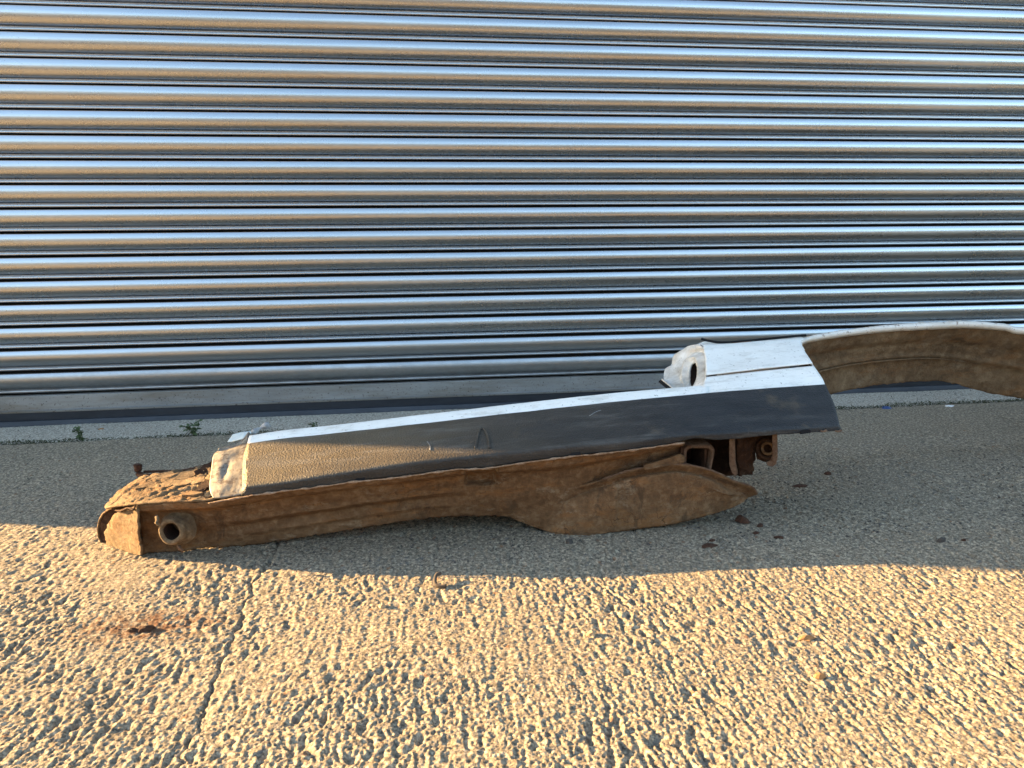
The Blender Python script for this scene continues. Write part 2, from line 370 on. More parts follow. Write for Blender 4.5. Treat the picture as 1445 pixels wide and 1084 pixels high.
# the crack that runs away from the camera
crack = [(250, 1084), (262, 1052), (292, 1000), (298, 975), (310, 940), (326, 905), (330, 890), (344, 866), (343, 852), (356, 835), (355, 826), (372, 805), (380, 795), (384, 785), (395, 760)]
cp = [on_ground(*q) for q in crack]
cyv = np.array([p.y for p in cp])[::1]; cxv = np.array([p.x for p in cp])
o_ = np.argsort(cyv); cline = np.interp(gy, cyv[o_], cxv[o_])
jit = np.cumsum(np.random.default_rng(5).standard_normal(ny))*0.0013; jit -= np.convolve(jit, np.ones(45)/45, 'same'); jit = np.convolve(jit, np.ones(3)/3, 'same')
cline += jit
dist = np.abs(gx[None, :]-cline[:, None]); cmask = (1-sm(gy, 1.34, 1.42))
cw = 0.0020+0.0010*np.abs(np.sin(gy*23))+0.0006*np.sin(gy*61)
hmap -= np.clip(1-dist/cw[:, None], 0, 1)*0.007*cmask[:, None]
hmap -= np.exp(-(dist/0.009)**2)*0.0004*cmask[:, None]
hmap = hmap - hmap.mean() - 0.0006
def hs(x, y):
    u = np.clip((x-X0)/RES, 0, nx-1.001); v = np.clip((y-Y0)/RES, 0, ny-1.001)
    i = u.astype(int); j = v.astype(int); a = u-i; b = v-j
    return (hmap[j, i]*(1-a)*(1-b)+hmap[j, i+1]*a*(1-b)+hmap[j+1, i]*(1-a)*b+hmap[j+1, i+1]*a*b)
V = []; Fq = []; base = 0
for (xa, xb, ya, yb, st) in ((-0.85, 1.05, 0.46, 0.84, 0.0016), (-1.1, 1.45, 0.84, 1.2, 0.0021), (-1.5, 2.0, 1.2, 1.55, 0.003), (-2.3, 3.1, 1.55, 2.242, 0.0045)):
    a = np.arange(xa, xb+st, st); b = np.linspace(ya, yb, int((yb-ya)/st)+1)
    gxx, gyy = np.meshgrid(a, b)
    zz = hs(gxx, gyy)
    if yb > 2: zz -= 0.004*sm(gyy, 2.225, 2.242)
    V.append(np.stack([gxx, gyy, zz], 2).reshape(-1, 3))
    r, c = gxx.shape; I = (np.arange(r-1)[:, None]*c+np.arange(c-1)[None, :]+base)
    Fq.append(np.stack([I, I+1, I+c+1, I+c], 2).reshape(-1, 4)); base += r*c
V = np.concatenate(V); Fq = np.concatenate(Fq)
def big_mesh(name, V, Fq, mat):
    me = bpy.data.meshes.new(name); me.vertices.add(len(V)); me.vertices.foreach_set('co', V.astype(np.float32).ravel())
    me.loops.add(Fq.size); me.loops.foreach_set('vertex_index', Fq.astype(np.int32).ravel())
    me.polygons.add(len(Fq)); me.polygons.foreach_set('loop_start', np.arange(0, Fq.size, 4, dtype=np.int32))
    me.polygons.foreach_set('use_smooth', np.ones(len(Fq), bool)); me.update(calc_edges=True); me.validate()
    me.materials.append(mat); o = bpy.data.objects.new(name, me); COL.objects.link(o); return o
structure(big_mesh('concrete_yard', V, Fq, M['concrete']))
L = 150.0
structure(link_mesh('ground', [(-L, -L, -0.022), (L, -L, -0.022), (L, L, -0.022), (-L, L, -0.022)], [(0, 1, 2, 3)], M['asphalt'], smooth=False))
structure(link_mesh('concrete_apron', [(-7, -1.3, -0.012), (9, -1.3, -0.012), (9, 3.1, -0.012), (-7, 3.1, -0.012)], [(0, 1, 2, 3)], M['concrete'], smooth=False))
# threshold strip under the shutter
xs = np.arange(-2.4, 3.2, 0.006); ys = np.r_[np.linspace(2.256, 2.262, 4), np.linspace(2.268, 2.60, 54)]
tx, ty = np.meshgrid(xs, ys)
tz = 0.5*hs(tx, ty-0.5) - 0.008*np.clip((2.263-ty)/0.007, 0, 1) + 0.001
ty = ty + 0.003*np.interp(tx, xs, np.convolve(rng.standard_normal(len(xs)), np.ones(9)/9, 'same'))*np.clip((2.3-ty)/0.04, 0, 1)
r, c = tx.shape; I = np.arange(r-1)[:, None]*c+np.arange(c-1)[None, :]
structure(big_mesh('threshold_slab', np.stack([tx, ty, tz], 2).reshape(-1, 3), np.stack([I, I+1, I+c+1, I+c], 2).reshape(-1, 4), M['threshold']))

# ------------------------------------------------------------------ building round the shutter (its corner throws the shade)
XL, XR = -2.55, 3.35
def box_vf(x0, x1, y0, y1, z0, z1):
    return ([(x0, y0, z0), (x1, y0, z0), (x1, y1, z0), (x0, y1, z0), (x0, y0, z1), (x1, y0, z1), (x1, y1, z1), (x0, y1, z1)],
            [(3, 2, 1, 0), (4, 5, 6, 7), (0, 1, 5, 4), (1, 2, 6, 5), (2, 3, 7, 6), (3, 0, 4, 7)])
CORNER = (-2.95, 2.095)
bld = thing('warehouse', 'grey rendered warehouse wall that the roller shutter closes', 'building', (CORNER[0], CORNER[1], 0))
part('pier', *box_vf(CORNER[0], XL, CORNER[1], 9.0, -0.02, 4.2), M['brickwall'], bld, False, bevel=0.008)
part('pier', *box_vf(XR, 4.4, CORNER[1]+0.2, 9.0, -0.02, 4.2), M['brickwall'], bld, False, bevel=0.008)
part('back_wall', *box_vf(XL+0.002, XR-0.002, 3.2, 3.4, -0.02, 2.75), M['brickwall'], bld, False)
part('lintel', *box_vf(XL+0.002, XR-0.002, D-0.10, 9.0, 2.75, 4.2), M['brickwall'], bld, False, bevel=0.008)

opp = thing('opposite_building', 'long grey metal-clad building across the yard from the shutter', 'building', (0, -16, 0))
part('clad_front', *box_vf(-45, 45, -26, -16, -0.02, 4.6), M['oppbrick'], opp, False)
part('roof', *box_vf(-45.3, 45.3, -26.3, -15.7, 4.602, 4.9), M['rail'], opp, False)
# ------------------------------------------------------------------ roller shutter
RAIL = 0.098
sh = thing('roller_shutter', 'closed galvanised steel roller shutter of curved horizontal slats behind the car panel', 'shutter', (0.4, D, 0))
def slat_profile():
    P = [(-0.012, 0.0735), (0.013, 0.0735), (0.0165, 0.0732)]
    Rm = 0.042; zc, oc = 0.0527, -0.0185
    for d in np.linspace(30, -57, 22): P.append((oc+Rm*math.cos(R(d)), zc+Rm*math.sin(R(d))))
    P.append((oc+Rm*math.cos(R(-57))-0.004, zc+Rm*math.sin(R(-57))-0.0022))
    rb = 0.0058
    bz, bo = 0.0106, -0.0012
    for d in np.linspace(62, -72, 12): P.append((bo+rb*math.cos(R(d)), bz+rb*math.sin(R(d))))
    P.append((-0.009, 0.0040)); P.append((-0.009, -0.0020)); return P
prof = slat_profile(); xs_ = np.linspace(XL+0.03, XR-0.03, 2)
V = []; n = len(prof)
for x in xs_:
    for o_, z_ in prof: V.append((x-0.4, -o_, z_))
F = [(j, n+j, n+j+1, j+1) for j in range(n-1)]
slat = link_mesh('slat', V, F, M['steel'], sh, mats=[M['steel'], M['groove_shade']])
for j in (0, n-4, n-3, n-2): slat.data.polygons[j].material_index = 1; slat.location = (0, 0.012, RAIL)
for k in range(1, 35):
    s = slat.copy(); COL.objects.link(s); s.parent = sh
    s.location = (0, 0.012+random.uniform(-.0006, .0006), RAIL+0.075*k)
    s.rotation_euler = (R(random.uniform(-0.9, 0.9)), 0, 0)
part('bottom_rail', [(x, D-o, z) for x in (XL+0.03, XR-0.03) for o, z in ((-0.012, 0.0985), (0.012, 0.0985), (0.013, 0.0965), (0.020, 0.0525), (0.0235, 0.0495), (0.0235, 0.0435), (0.004, 0.0435), (-0.012, 0.0435))],
     [(j, 8+j, 8+(j+1) % 8, (j+1) % 8) for j in range(8)], M['rail'], sh, False)
def bar(name, prof, mat):
    n = len(prof)
    return part(name, [(x, D-o, z) for x in (XL+0.03, XR-0.03) for o, z in prof], [(j, n+j, n+(j+1) % n, (j+1) % n) for j in range(n)], mat, sh, False)
bar('rubber_seal', [(0.003, 0.0432), (0.0215, 0.0432), (0.021, 0.018), (0.026, 0.0165), (0.003, 0.0165)], M['rubber'])
bar('seal_lip', [(0.003, 0.0162), (0.0285, 0.0162), (0.034, 0.004), (0.035, -0.002), (0.003, -0.002)], M['rubber_lip'])
for x in (XL, XR-0.06): part('guide_channel', *box_vf(x+0.002, x+0.058, D-0.05, D+0.05, 0.0, 2.74), M['rail'], sh, False, bevel=0.003)

# ------------------------------------------------------------------ the cut-out car body section
car = thing('car_body_section', 'cut-out white car sill and wheel arch with black cladding and rusty underside on concrete', 'car part', (0.25, 1.38, 0))
T = lambda pts: [at(*p) for p in pts]
lipY = 1.27
LIP = [(189, 714, 1.300), (240, 711, 1.282), (294, 709, 1.274), (345, 700, lipY), (400, 692, lipY), (450, 686, lipY), (500, 679, lipY), (560, 673, lipY), (640, 662, lipY), (685, 660, lipY), (740, 652, lipY), (800, 644, lipY), (850, 639, lipY), (900, 633, lipY), (935, 628, lipY), (966, 624, 1.274)]
BOT = [(196, 784, 1.329), (250, 781, 1.33), (290, 776, 1.335), (350, 772, 1.335), (400, 765, 1.335), (450, 757, 1.335), (500, 749, 1.335), (550, 741, 1.335), (600, 734, 1.335), (640, 731, 1.335), (700, 730, 1.332), (730, 735, 1.329), (755, 745, 1.322), (785, 753, 1.314), (810, 748, 1.316), (840, 732, 1.322), (875, 710, 1.328), (920, 690, 1.328), (966, 668, 1.33)]
# --- rusty underside: flange, ribs and pocket are relief of one pressed sheet
n = 340; m = 54
top = resample(T(LIP), n); bot = resample(T(BOT), n)
# pair by x
G = np.zeros((m, n, 3)); xs2 = np.linspace(0, 1, n)
def byx(P, X): return np.stack([np.interp(X, P[:, 0], P[:, k]) for k in range(3)], 1)
Xa = np.linspace(top[0, 0], top[-1, 0], n); A = byx(top, Xa); Xb = np.linspace(bot[0, 0], bot[-1, 0], n); B = byx(bot, Xb)
def bumpf(v, c, w): return np.exp(-((v-c)/w)**2)
for i in range(m):
    t = i/(m-1); P = A*(1-t)+B*t
    x = P[:, 0]
    prof_y = 0.020*sm(np.array([t]), 0.10, 0.22)[0]*(1-0.55*sm(np.array([t]), 0.7, 1.0)[0])      # set back behind the flange
    ribs = -0.007*bumpf(t, 0.50, 0.05) - 0.006*bumpf(t, 0.76, 0.05) + 0.006*bumpf(t, 0.62, 0.05)
    ribs = ribs*(1-sm(x, 0.00, 0.12))*sm(x, -0.42, -0.32)
    P[:, 1] += prof_y + ribs
    pk = sm(x, 0.070, 0.078)*(1-sm(x, 0.128, 0.136))*sm(np.array([t]), 0.0, 0.04)[0]*(1-sm(np.array([t]), 0.36, 0.41)[0])
    P[:, 1] += 0.018*pk - 0.004*pk*0
    sw = bumpf(x, 0.12, 0.10)*bumpf(t, 0.7, 0.25); P[:, 1] -= 0.010*sw
    dm = np.clip(1-(((x-0.155)/0.013)**2+((t-0.80)/0.13)**2), 0, 1); P[:, 1] -= 0.007*np.sqrt(dm)
    G[i] = P
for i in range(m):
    for j in range(n):
        p = G[i, j]; a = fbm((p[0], p[1], p[2]*1.6), 22, 5)
        G[i, j, 1] += 0.0030*a*min(1, i/6)
        if i == m-1: G[i, j, 2] += 0.0028*fbm(p, 160, 3)
        if i == 0: G[i, j, 2] += 0.0012*fbm(p, 90, 3)
und = part('sill_underside', G.reshape(-1, 3), grid_faces(m, n, False), M['rust'], car, True, None, -0.003)
# raised ring of sealer round the pocket, a torn seam along the flange
tube('seam_edge', [p+Vector((0, -0.001, 0.0012*fbm((p.x*60, 0, 0), 1, 3))) for p in map(Vector, resample(T([(q[0], q[1]+1.0, q[2]-0.008) for q in LIP[2:]]), 160))], lambda u: 0.0010+0.0016*abs(math.sin(u*37)*math.sin(u*91)), M['seam'], car, 6, 220, jitter=0.5)
# --- belly pressing on the right (touches the ground)
ridge_ = [(716, 702, 1.342), (760, 695, 1.334), (800, 690, 1.322), (850, 677, 1.305), (890, 664, 1.294), (936, 657, 1.288), (966, 656, 1.288), (1005, 665, 1.290), (1035, 679, 1.295), (1060, 687, 1.30), (1068, 697, 1.305)]
rid2 = [(q[0]+(-2 if i < 8 else -5), q[1]+9, q[2]+0.010) for i, q in enumerate(ridge_)]; rid2[-1] = (1060, 701, 1.312)
rid3 = [(q[0]+(-2 if i < 8 else -8), q[1]+19, q[2]+0.002) for i, q in enumerate(ridge_)]; rid3[-1] = (1052, 705, 1.312); rid3[-2] = (1048, 700, 1.31)
low = [(724, 731, 1.345), (755, 743, 1.336), (792, 755, 1.314), (840, 755.5, 1.3035), (890, 747, 1.304), (930, 742, 1.306), (965, 735, 1.308), (994, 727, 1.310), (1020, 720, 1.312), (1040, 712, 1.314), (1050, 707, 1.314)]
GB = loft([T(ridge_), T(rid2), T(rid3), T(low)], 180, [6, 6, 26], True)
for i in range(GB.shape[0]):
    for j in range(GB.shape[1]):
        p = GB[i, j]; t = i/(GB.shape[0]-1)
        st = float(sm(np.array([p[0]]), 0.366, 0.376)[0])*0.008*math.sin(math.pi*min(1, t*1.0))   # vertical crease
        st2 = float(sm(np.array([p[0]]), 0.262, 0.272)[0])*0.006*math.sin(math.pi*min(1, t)) if t > 0.25 else 0
        p[1] += -0.004+st-st2 + 0.0026*fbm(p, 26, 5)
        if t == 1: p[2] = max(0.001, p[2]+0.001*fbm(p, 120, 3))
part('floor_flange', GB.reshape(-1, 3), grid_faces(*GB.shape[:2]), M['rust'], car, True, None, -0.004)
tube('flange_edge', T([(q[0], q[1]-0.5, q[2]-0.002) for q in ridge_[3:]]), lambda u: 0.0015+0.001*abs(math.sin(u*41)), M['rust_edge'], car, 6, 90, jitter=0.6)

tube('drain_flap', T([(991, 716, 1.287), (994, 722, 1.287), (1001, 723, 1.287), (1006, 718, 1.289), (1007, 712, 1.291)]), lambda u: 0.0022*math.sin(math.pi*min(.95, u+.05)), M['rust'], car, 6, 18, 0.6)
tube('belly_rib', T([(985, 684, 1.293), (1005, 690, 1.292), (1025, 697, 1.294), (1045, 700, 1.298)]), lambda u: 0.003*math.sin(math.pi*min(.95, u+.05)), M['rust'], car, 8, 24, 0.7)
# --- black plastic cladding
CL_low = [(345, 700, 1.268), (400, 692, 1.268), (450, 686, 1.268), (500, 678, 1.268), (560, 672, 1.268), (640, 661.5, 1.268), (685, 659, 1.268), (740, 651, 1.268), (800, 643, 1.268), (850, 638, 1.268), (900, 632, 1.268), (940, 626, 1.268), (966, 620, 1.268), (985, 617, 1.268), (1010, 620, 1.268), (1040, 618, 1.268), (1088, 613, 1.268), (1130, 611, 1.27), (1187, 607, 1.275)]
CL_fold = [(346, 688, 1.268), (400, 682, 1.266), (450, 673, 1.266), (500, 666, 1.265), (575, 655, 1.265), (671, 644, 1.265), (740, 637, 1.265), (800, 631, 1.265), (850, 627, 1.266), (900, 622, 1.266), (966, 615, 1.266), (1040, 610, 1.267), (1090, 607, 1.268), (1130, 605, 1.270), (1184, 602, 1.275)]
CL_mid = [(347.5, 655, 1.335), (500, 636, 1.333), (671, 614, 1.332), (850, 595, 1.332), (966, 584, 1.332), (1060, 579, 1.334), (1120, 576, 1.336), (1177, 575, 1.338)]
CL_top = [(349, 628, 1.392), (400, 621, 1.392), (450, 616, 1.391), (500, 610.5, 1.39), (700, 588, 1.39), (850, 571, 1.39), (955, 560.5, 1.39), (1035, 553, 1.39), (1100, 548.5, 1.392), (1164, 544, 1.395)]
GC = loft([T(CL_low), T(CL_fold), T(CL_mid), T(CL_top)], 220, [6, 14, 14], False)
# rounded fold
for i in range(GC.shape[0]):
    t = i/34
    for j in range(GC.shape[1]):
        p = GC[i, j]; p[2] += 0.002*math.sin(math.pi*max(0, (i-6)/28)) if i > 6 else 0
        p[2] += 0.0010*fbm(p, 7, 3)
        if i == 0: p[2] += 0.0012*fbm(p, 40, 3)
clad = part('sill_cladding', GC.reshape(-1, 3), grid_faces(*GC.shape[:2], False), M['plastic'], car, True, None, -0.0035)
def proj(p):
    v = Vector(p)-Vector((0, 0, H)); z = v.dot(FW); return 722.5+v.dot(RT)/z*FPX, 542-v.dot(UP)/z*FPX
GCp = np.array([proj(p) for p in GC.reshape(-1, 3)])
def clad_pt(px, py):       # the point of the cladding's face nearest to a pixel, lifted 1 mm
    k = np.argmin((GCp[:, 0]-px)**2+(GCp[:, 1]-py)**2); return Vector(GC.reshape(-1, 3)[k])+Vector((0, -0.002, 0.0042))
tube('moulded_rib', [clad_pt(*q) for q in ((671, 634), (673, 622), (677, 610), (681, 606), (685, 609), (689, 622), (692, 636))], 0.0024, M['plastic'], clad, 8, 30)
tube('scratch', [clad_pt(*q) for q in ((604, 626), (605, 632), (606, 636), (608, 637))], lambda u: 0.0004+0.0007*u*u, M['sealant'], clad, 5, 8, label='pale nick in the black plastic')
tube('scratch', [clad_pt(*q)-Vector((0, 0, 0.0012)) for q in ((832, 588), (839, 583), (846, 581))], 0.0005, M['sealant'], clad, 5, 8)
for (px, py) in ((508, 677.5), (812, 641), (1137, 610.5)):     # trim clips pushed over the seam
    a = at(px-7, py+2.5, 1.262); b = at(px+7, py+0.5, 1.262); up = Vector((0, 0.002, 0.007)); back = Vector((0, 0.01, 0))
    prism('trim_clip', [a, b, b+up*0.8, a+(b-a)*0.8+up, a+(b-a)*0.2+up, a+up*0.5], [v+back for v in (a, b, b+up*0.8, a+(b-a)*0.8+up, a+(b-a)*0.2+up, a+up*0.5)], M['strip'], car)
for px in (1162, 1183):
    a = at(px, 608, 1.268); tube('rust_spot', [a+Vector((-.006, 0, 0)), a+Vector((0, -.001, -.001)), a+Vector((.006, 0, .001))], 0.003, M['rust_edge'], car, 6, 6, 0.6)
# end face of the cladding (its thickness catches the sun)
ee = [(345, 700, 1.268), (346, 688, 1.268), (347.5, 655, 1.335), (349, 628, 1.392)]
GE = loft([[p+Vector((0.001, 0, 0.0)) for p in T(ee)], [p+Vector((-0.007, 0.002, -0.006)) for p in T(ee)]], 16, 3)
for row in GE:
    for j in range(16): row[j, 2] += 0.006*math.sin(math.pi*max(0, (j-3)/12))
part('cladding_end', GE.reshape(-1, 3), grid_faces(*GE.shape[:2]), M['plastic'], clad, True, None, 0.002)

# --- white painted sill top
W0 = [(q[0], q[1]+0.3, q[2]+0.002) for q in CL_top[:-3]] + [(1000, 556.5, 1.392)]
WS = [(352, 616, 1.425), (400, 609, 1.425), (500, 598, 1.425), (600, 586, 1.425), (700, 574.5, 1.425), (800, 563, 1.425), (900, 553, 1.425), (985, 545.5, 1.425), (1000, 544, 1.425)]
w0 = T(W0); ws = T(WS)
GW = loft([w0, ws, [p+Vector((0, 0.012, -0.004)) for p in ws], [p+Vector((0, 0.020, -0.02)) for p in ws], [Vector((p.x, p.y+0.03, 0.045 if p.x > 0.45 else 0.002)) for p in ws]], 120, [6, 4, 4, 10], False)
for i in range(2, 6): GW[i, :, 2] += 0.0016*math.sin(math.pi*(i)/6)
grid_part('sill_top', GW, M['white'], car, -0.002, 0.0006, 9)
# --- quarter panel ahead of the wheel arch, split by a seam
Q0 = [(990, 557.6, 1.392), (1035, 553.2, 1.392), (1100, 548.7, 1.394), (1164, 544.2, 1.397)]
Q1 = [(992, 545, 1.422), (1035, 540, 1.424), (1100, 536, 1.426), (1159.5, 534, 1.42)]
Q2 = [(995.5, 532.9, 1.455), (1050, 527.1, 1.457), (1100, 521.7, 1.459), (1148, 517.3, 1.461)]
Q3 = [(995.7, 530.1, 1.460), (1050, 523.9, 1.462), (1100, 518.3, 1.464), (1146.5, 513.7, 1.467)]
Q4 = [(995.5, 510, 1.515), (1050, 505, 1.517), (1100, 499.5, 1.519), (1135.5, 496.5, 1.52)]
Q5 = [(993, 494, 1.560), (1050, 489, 1.562), (1100, 485, 1.564), (1130, 484, 1.566)]
Q6 = [(991, 488.5, 1.592), (1050, 484, 1.594), (1100, 480, 1.596), (1134, 478, 1.60)]
q6 = T(Q6)
grid_part('lower_quarter_panel', loft([T(Q0), T(Q1), T(Q2)], 60, 8, True), M['white'], car, -0.002, 0.0008, 8)
uq = grid_part('upper_quarter_panel', loft([T(Q3), T(Q4), T(Q5), q6, [p+Vector((0, 0.03, -0.004)) for p in q6], [p+Vector((0, 0.05, -0.03)) for p in q6], [p+Vector((0, 0.06, -0.16)) for p in q6]], 60, 7, True), M['white'], car, -0.002, 0.0010, 8)
sq = [T(Q2), T(Q3)]
part('panel_seam', [v+Vector((0, 0.0, -0.0032)) for r_ in sq for v in r_] , [(0, 1, 5, 4), (1, 2, 6, 5), (2, 3, 7, 6)], M['strip'], car, False, None, 0.002)
# crease and loose rubber strip on the upper edge
tube('panel_crease', T([(992, 489.5, 1.585), (1013, 487, 1.585), (1045, 483.5, 1.588), (1060, 482, 1.59)]), 0.0012, M['rust_edge'], uq, 6, 20)
tube('weatherstrip', T([(990, 478.5, 1.60), (998, 480.5, 1.60), (1012, 483, 1.597), (1030, 483, 1.595), (1060, 480.5, 1.596), (1100, 476.5, 1.60), (1137, 473, 1.605)]), 0.0036, M['strip'], car, 8, 50, 0.8)
prism('roof_side_rail', T([(978, 488, 1.64), (993, 482, 1.64), (1010, 481, 1.64), (1020, 487, 1.64), (990, 494, 1.64)]), T([(978, 490, 1.70), (993, 484, 1.70), (1010, 483, 1.70), (1020, 489, 1.70), (990, 496, 1.70)]), M['jamb'], car, False, 0.003)

# --- door-lock pillar: moulded jamb facing left with an oval opening
cen = at(975, 528, 1.50)
rim = [(994, 492, 1.565), (986, 486.5, 1.60), (972, 488, 1.635), (960, 494, 1.655), (951, 501, 1.665), (948.5, 510, 1.66), (946, 516, 1.65), (939, 521, 1.64), (936, 530, 1.615), (938, 538, 1.585), (946, 546, 1.54), (955, 553, 1.49), (975, 556, 1.44), (990, 554, 1.425), (995, 540, 1.435), (996.5, 525, 1.47), (996.5, 508, 1.52)]
mid = [(990, 497, 1.562), (984, 494, 1.59), (974, 497, 1.612), (965, 501, 1.625), (960, 507, 1.625), (958, 514, 1.618), (955, 521, 1.605), (950, 529, 1.595), (951, 535, 1.575), (954, 540, 1.55), (959, 545, 1.52), (966, 550, 1.485), (977, 551, 1.455), (987, 548, 1.445), (991, 538, 1.455), (992, 525, 1.485), (992, 510, 1.525)]
mid2 = [(986, 503, 1.563), (982, 503, 1.578), (976, 504, 1.59), (970, 507, 1.598), (967, 512, 1.597), (966, 518, 1.590), (965, 524, 1.578), (964, 530, 1.566), (964, 535, 1.555), (966, 540, 1.54), (968, 545, 1.515), (972, 549, 1.49), (978, 549, 1.475), (984, 545, 1.47), (987, 537, 1.478), (988, 526, 1.50), (988, 513, 1.535)]
hol = [(982, 512, 1.560), (980, 512, 1.566), (978, 513, 1.571), (976, 515, 1.574), (974.5, 518, 1.572), (973.5, 522, 1.567), (972.8, 526, 1.560), (972.5, 531, 1.553), (972.5, 536, 1.543), (973, 540, 1.533), (974, 544, 1.522), (976, 546, 1.510), (978, 545, 1.505), (980.5, 541, 1.508), (982.5, 535, 1.515), (984, 527, 1.528), (983.5, 518, 1.546)]
def ring_loft(rings, sub):
    G = loft([T(r_+[r_[0]]) for r_ in rings], 96, sub, True, True); return G
GJ = ring_loft([rim, mid, mid2, hol], 7)
for k in range(GJ.shape[0]): GJ[k, :, 0] += 0.010*math.exp(-((k-8)/3.0)**2)-0.007*math.exp(-((k-15)/2.0)**2)
deep = GJ[-1]+np.array([0.06, 0.03, -0.01])
GJ = np.concatenate([GJ, (GJ[-1]+np.array([0.003, 0.002, -0.001]))[None]])
grid_part('lock_pillar', GJ, M['jamb'], car, 0.0, 0.003, 30)
GH = np.stack([GJ[-1]*1.0+np.array([0.0005, 0, 0]), deep, np.repeat(deep.mean(0)[None], 96, 0)])
part('pillar_opening', GH.reshape(-1, 3), grid_faces(3, 96), M['hole'], car, True)
prism('seal_scrap', T([(929, 538, 1.60), (934, 535.5, 1.60), (942, 542, 1.55), (948, 548, 1.52), (940, 547, 1.53)]), T([(930, 540, 1.63), (935, 537, 1.63), (943, 544, 1.58), (949, 550, 1.55), (941, 549, 1.56)]), M['strip'], car, False, 0.001)
tube('pillar_flange', T([(934, 535.5, 1.597), (940, 540, 1.56), (947, 546, 1.53), (952, 550, 1.51)]), 0.0022, M['jamb'], car, 6, 14)

# --- wheel arch: white rolled lip and muddy inner wheelhouse
edge = T([(1185, 604, 1.272), (1176, 575, 1.338), (1164, 544, 1.397), (1154, 527, 1.437), (1143, 508.5, 1.487), (1134, 494, 1.532), (1130.5, 486, 1.566), (1134, 481, 1.595), (1150, 477, 1.622), (1187, 471, 1.640), (1255, 463.5, 1.655), (1322, 460, 1.665), (1367, 458.5, 1.668), (1419, 462, 1.665), (1445, 467, 1.66)])
edge += [Vector((1.72, 1.61, 0.335)), Vector((1.86, 1.52, 0.29)), Vector((1.95, 1.41, 0.225)), Vector((1.985, 1.30, 0.16))]
outd = Vector((0, 0.02, 0.0)); NE = 150
E = resample(edge, NE); IC = int(np.argmin(np.linalg.norm(E-np.array(at(1132, 489, 1.55)), axis=1)))
tan = np.gradient(E, axis=0); tan /= np.linalg.norm(tan, axis=1, keepdims=True)
inb = np.array([0, 0.47, -0.88]); nrm = np.cross(tan, inb); nrm /= np.linalg.norm(nrm, axis=1, keepdims=True)
sgn = np.sign((nrm*np.array([0, 1, 0.3])).sum(1).mean()); nrm *= sgn
wl = np.interp(np.arange(NE), [0, IC-3, IC+9, IC+40, NE], [0.003, 0.003, 0.007, 0.011, 0.012])[:, None]
irr = np.array([0.002*fbm(p, 30, 3) for p in E])[:, None]
up_ = np.array([0, 0.1, 1.0])
lipG = np.stack([E+inb*0.010, E-inb*0.001, E+nrm*wl*0.35+up_*0.004*np.minimum(1, wl/0.012), E+nrm*(wl+irr)+up_*0.0025*np.minimum(1, wl/0.012), E+nrm*(wl*1.3+irr)-up_*0.006, E+nrm*wl*1.2+inb*0.022])
grid_part('arch_lip', lipG[:, IC-2:], M['rim'], car, 0.0018, 0.0012, 45, flip=True)
ib = int(np.argmin(np.linalg.norm(E-np.array(at(1164, 544, 1.397)), axis=1)))
grid_part('arch_edge', lipG[:3, :ib+1], M['plastic'], clad, 0.002); grid_part('arch_edge', lipG[:3, ib:IC-1], M['white'], car, 0.002)
# wheelhouse: lip row -> inboard bottom edge
botp = T([(1120, 560, 1.66), (1140, 560, 1.685), (1169, 557, 1.70), (1210, 548, 1.715), (1255, 541.5, 1.73), (1311, 538, 1.74), (1334, 539, 1.742), (1367, 547, 1.742), (1406, 557, 1.735), (1445, 564, 1.725)])
botp += [Vector((1.80, 1.70, 0.09)), Vector((1.92, 1.62, 0.06)), Vector((2.03, 1.50, 0.03)), Vector((2.07, 1.38, 0.0))]
row0 = resample(E[IC-8:]+inb*0.004, 130); row3 = resample(botp, 130)
# pair both rows by x so that the strip does not shear
X = np.linspace(0, 1, 130)
def blend(t, dy): return row0*(1-t)+row3*t+np.array([0, dy, 0])
WG = []
ts = np.linspace(0, 1, 30)
for t in ts:
    dy = 0.018*math.sin(math.pi*t)-0.010*math.exp(-((t-0.52)/0.035)**2)+0.006*math.exp(-((t-0.30)/0.05)**2)
    WG.append(blend(t, dy))
WG = np.array(WG)
for i in range(30):
    for j in range(130):
        WG[i, j, 1] += 0.0045*fbm(WG[i, j], 18, 5)*min(1, i/4)
        if i == 29: WG[i, j, 2] += 0.003*fbm(WG[i, j], 70, 3)
part('wheelhouse', WG.reshape(-1, 3), grid_faces(30, 130), M['arch'], car, True, None, -0.003)
bead = [row0[j]*(1-.56)+row3[j]*.56+np.array([0, 0.004, 0]) for j in range(8, 60, 4)]
tube('sealer_bead', bead, lambda u: 0.0034*(1-0.6*u), M['arch'], car, 7, 50, jitter=0.3)
# the cut tail of the panel behind the arch, resting on the ground outside the picture
tailG = [[(1.985, 1.30, 0.16), (1.95, 1.41, 0.225), (1.86, 1.52, 0.29), (1.72, 1.62, 0.33)], [(2.2, 1.24, 0.20), (2.2, 1.38, 0.30), (2.18, 1.54, 0.40), (2.15, 1.72, 0.47)], [(2.9, 1.22, 0.22), (2.9, 1.40, 0.33), (2.9, 1.58, 0.44), (2.9, 1.80, 0.52)], [(2.96, 1.25, 0.0), (2.97, 1.45, 0.0), (2.97, 1.62, 0.0), (2.96, 1.82, 0.0)]]
tailG = [[Vector(p) for p in r_] for r_ in tailG]
grid_part('rear_quarter_panel', loft(tailG, 20, 6), M['white'], car, 0.002)

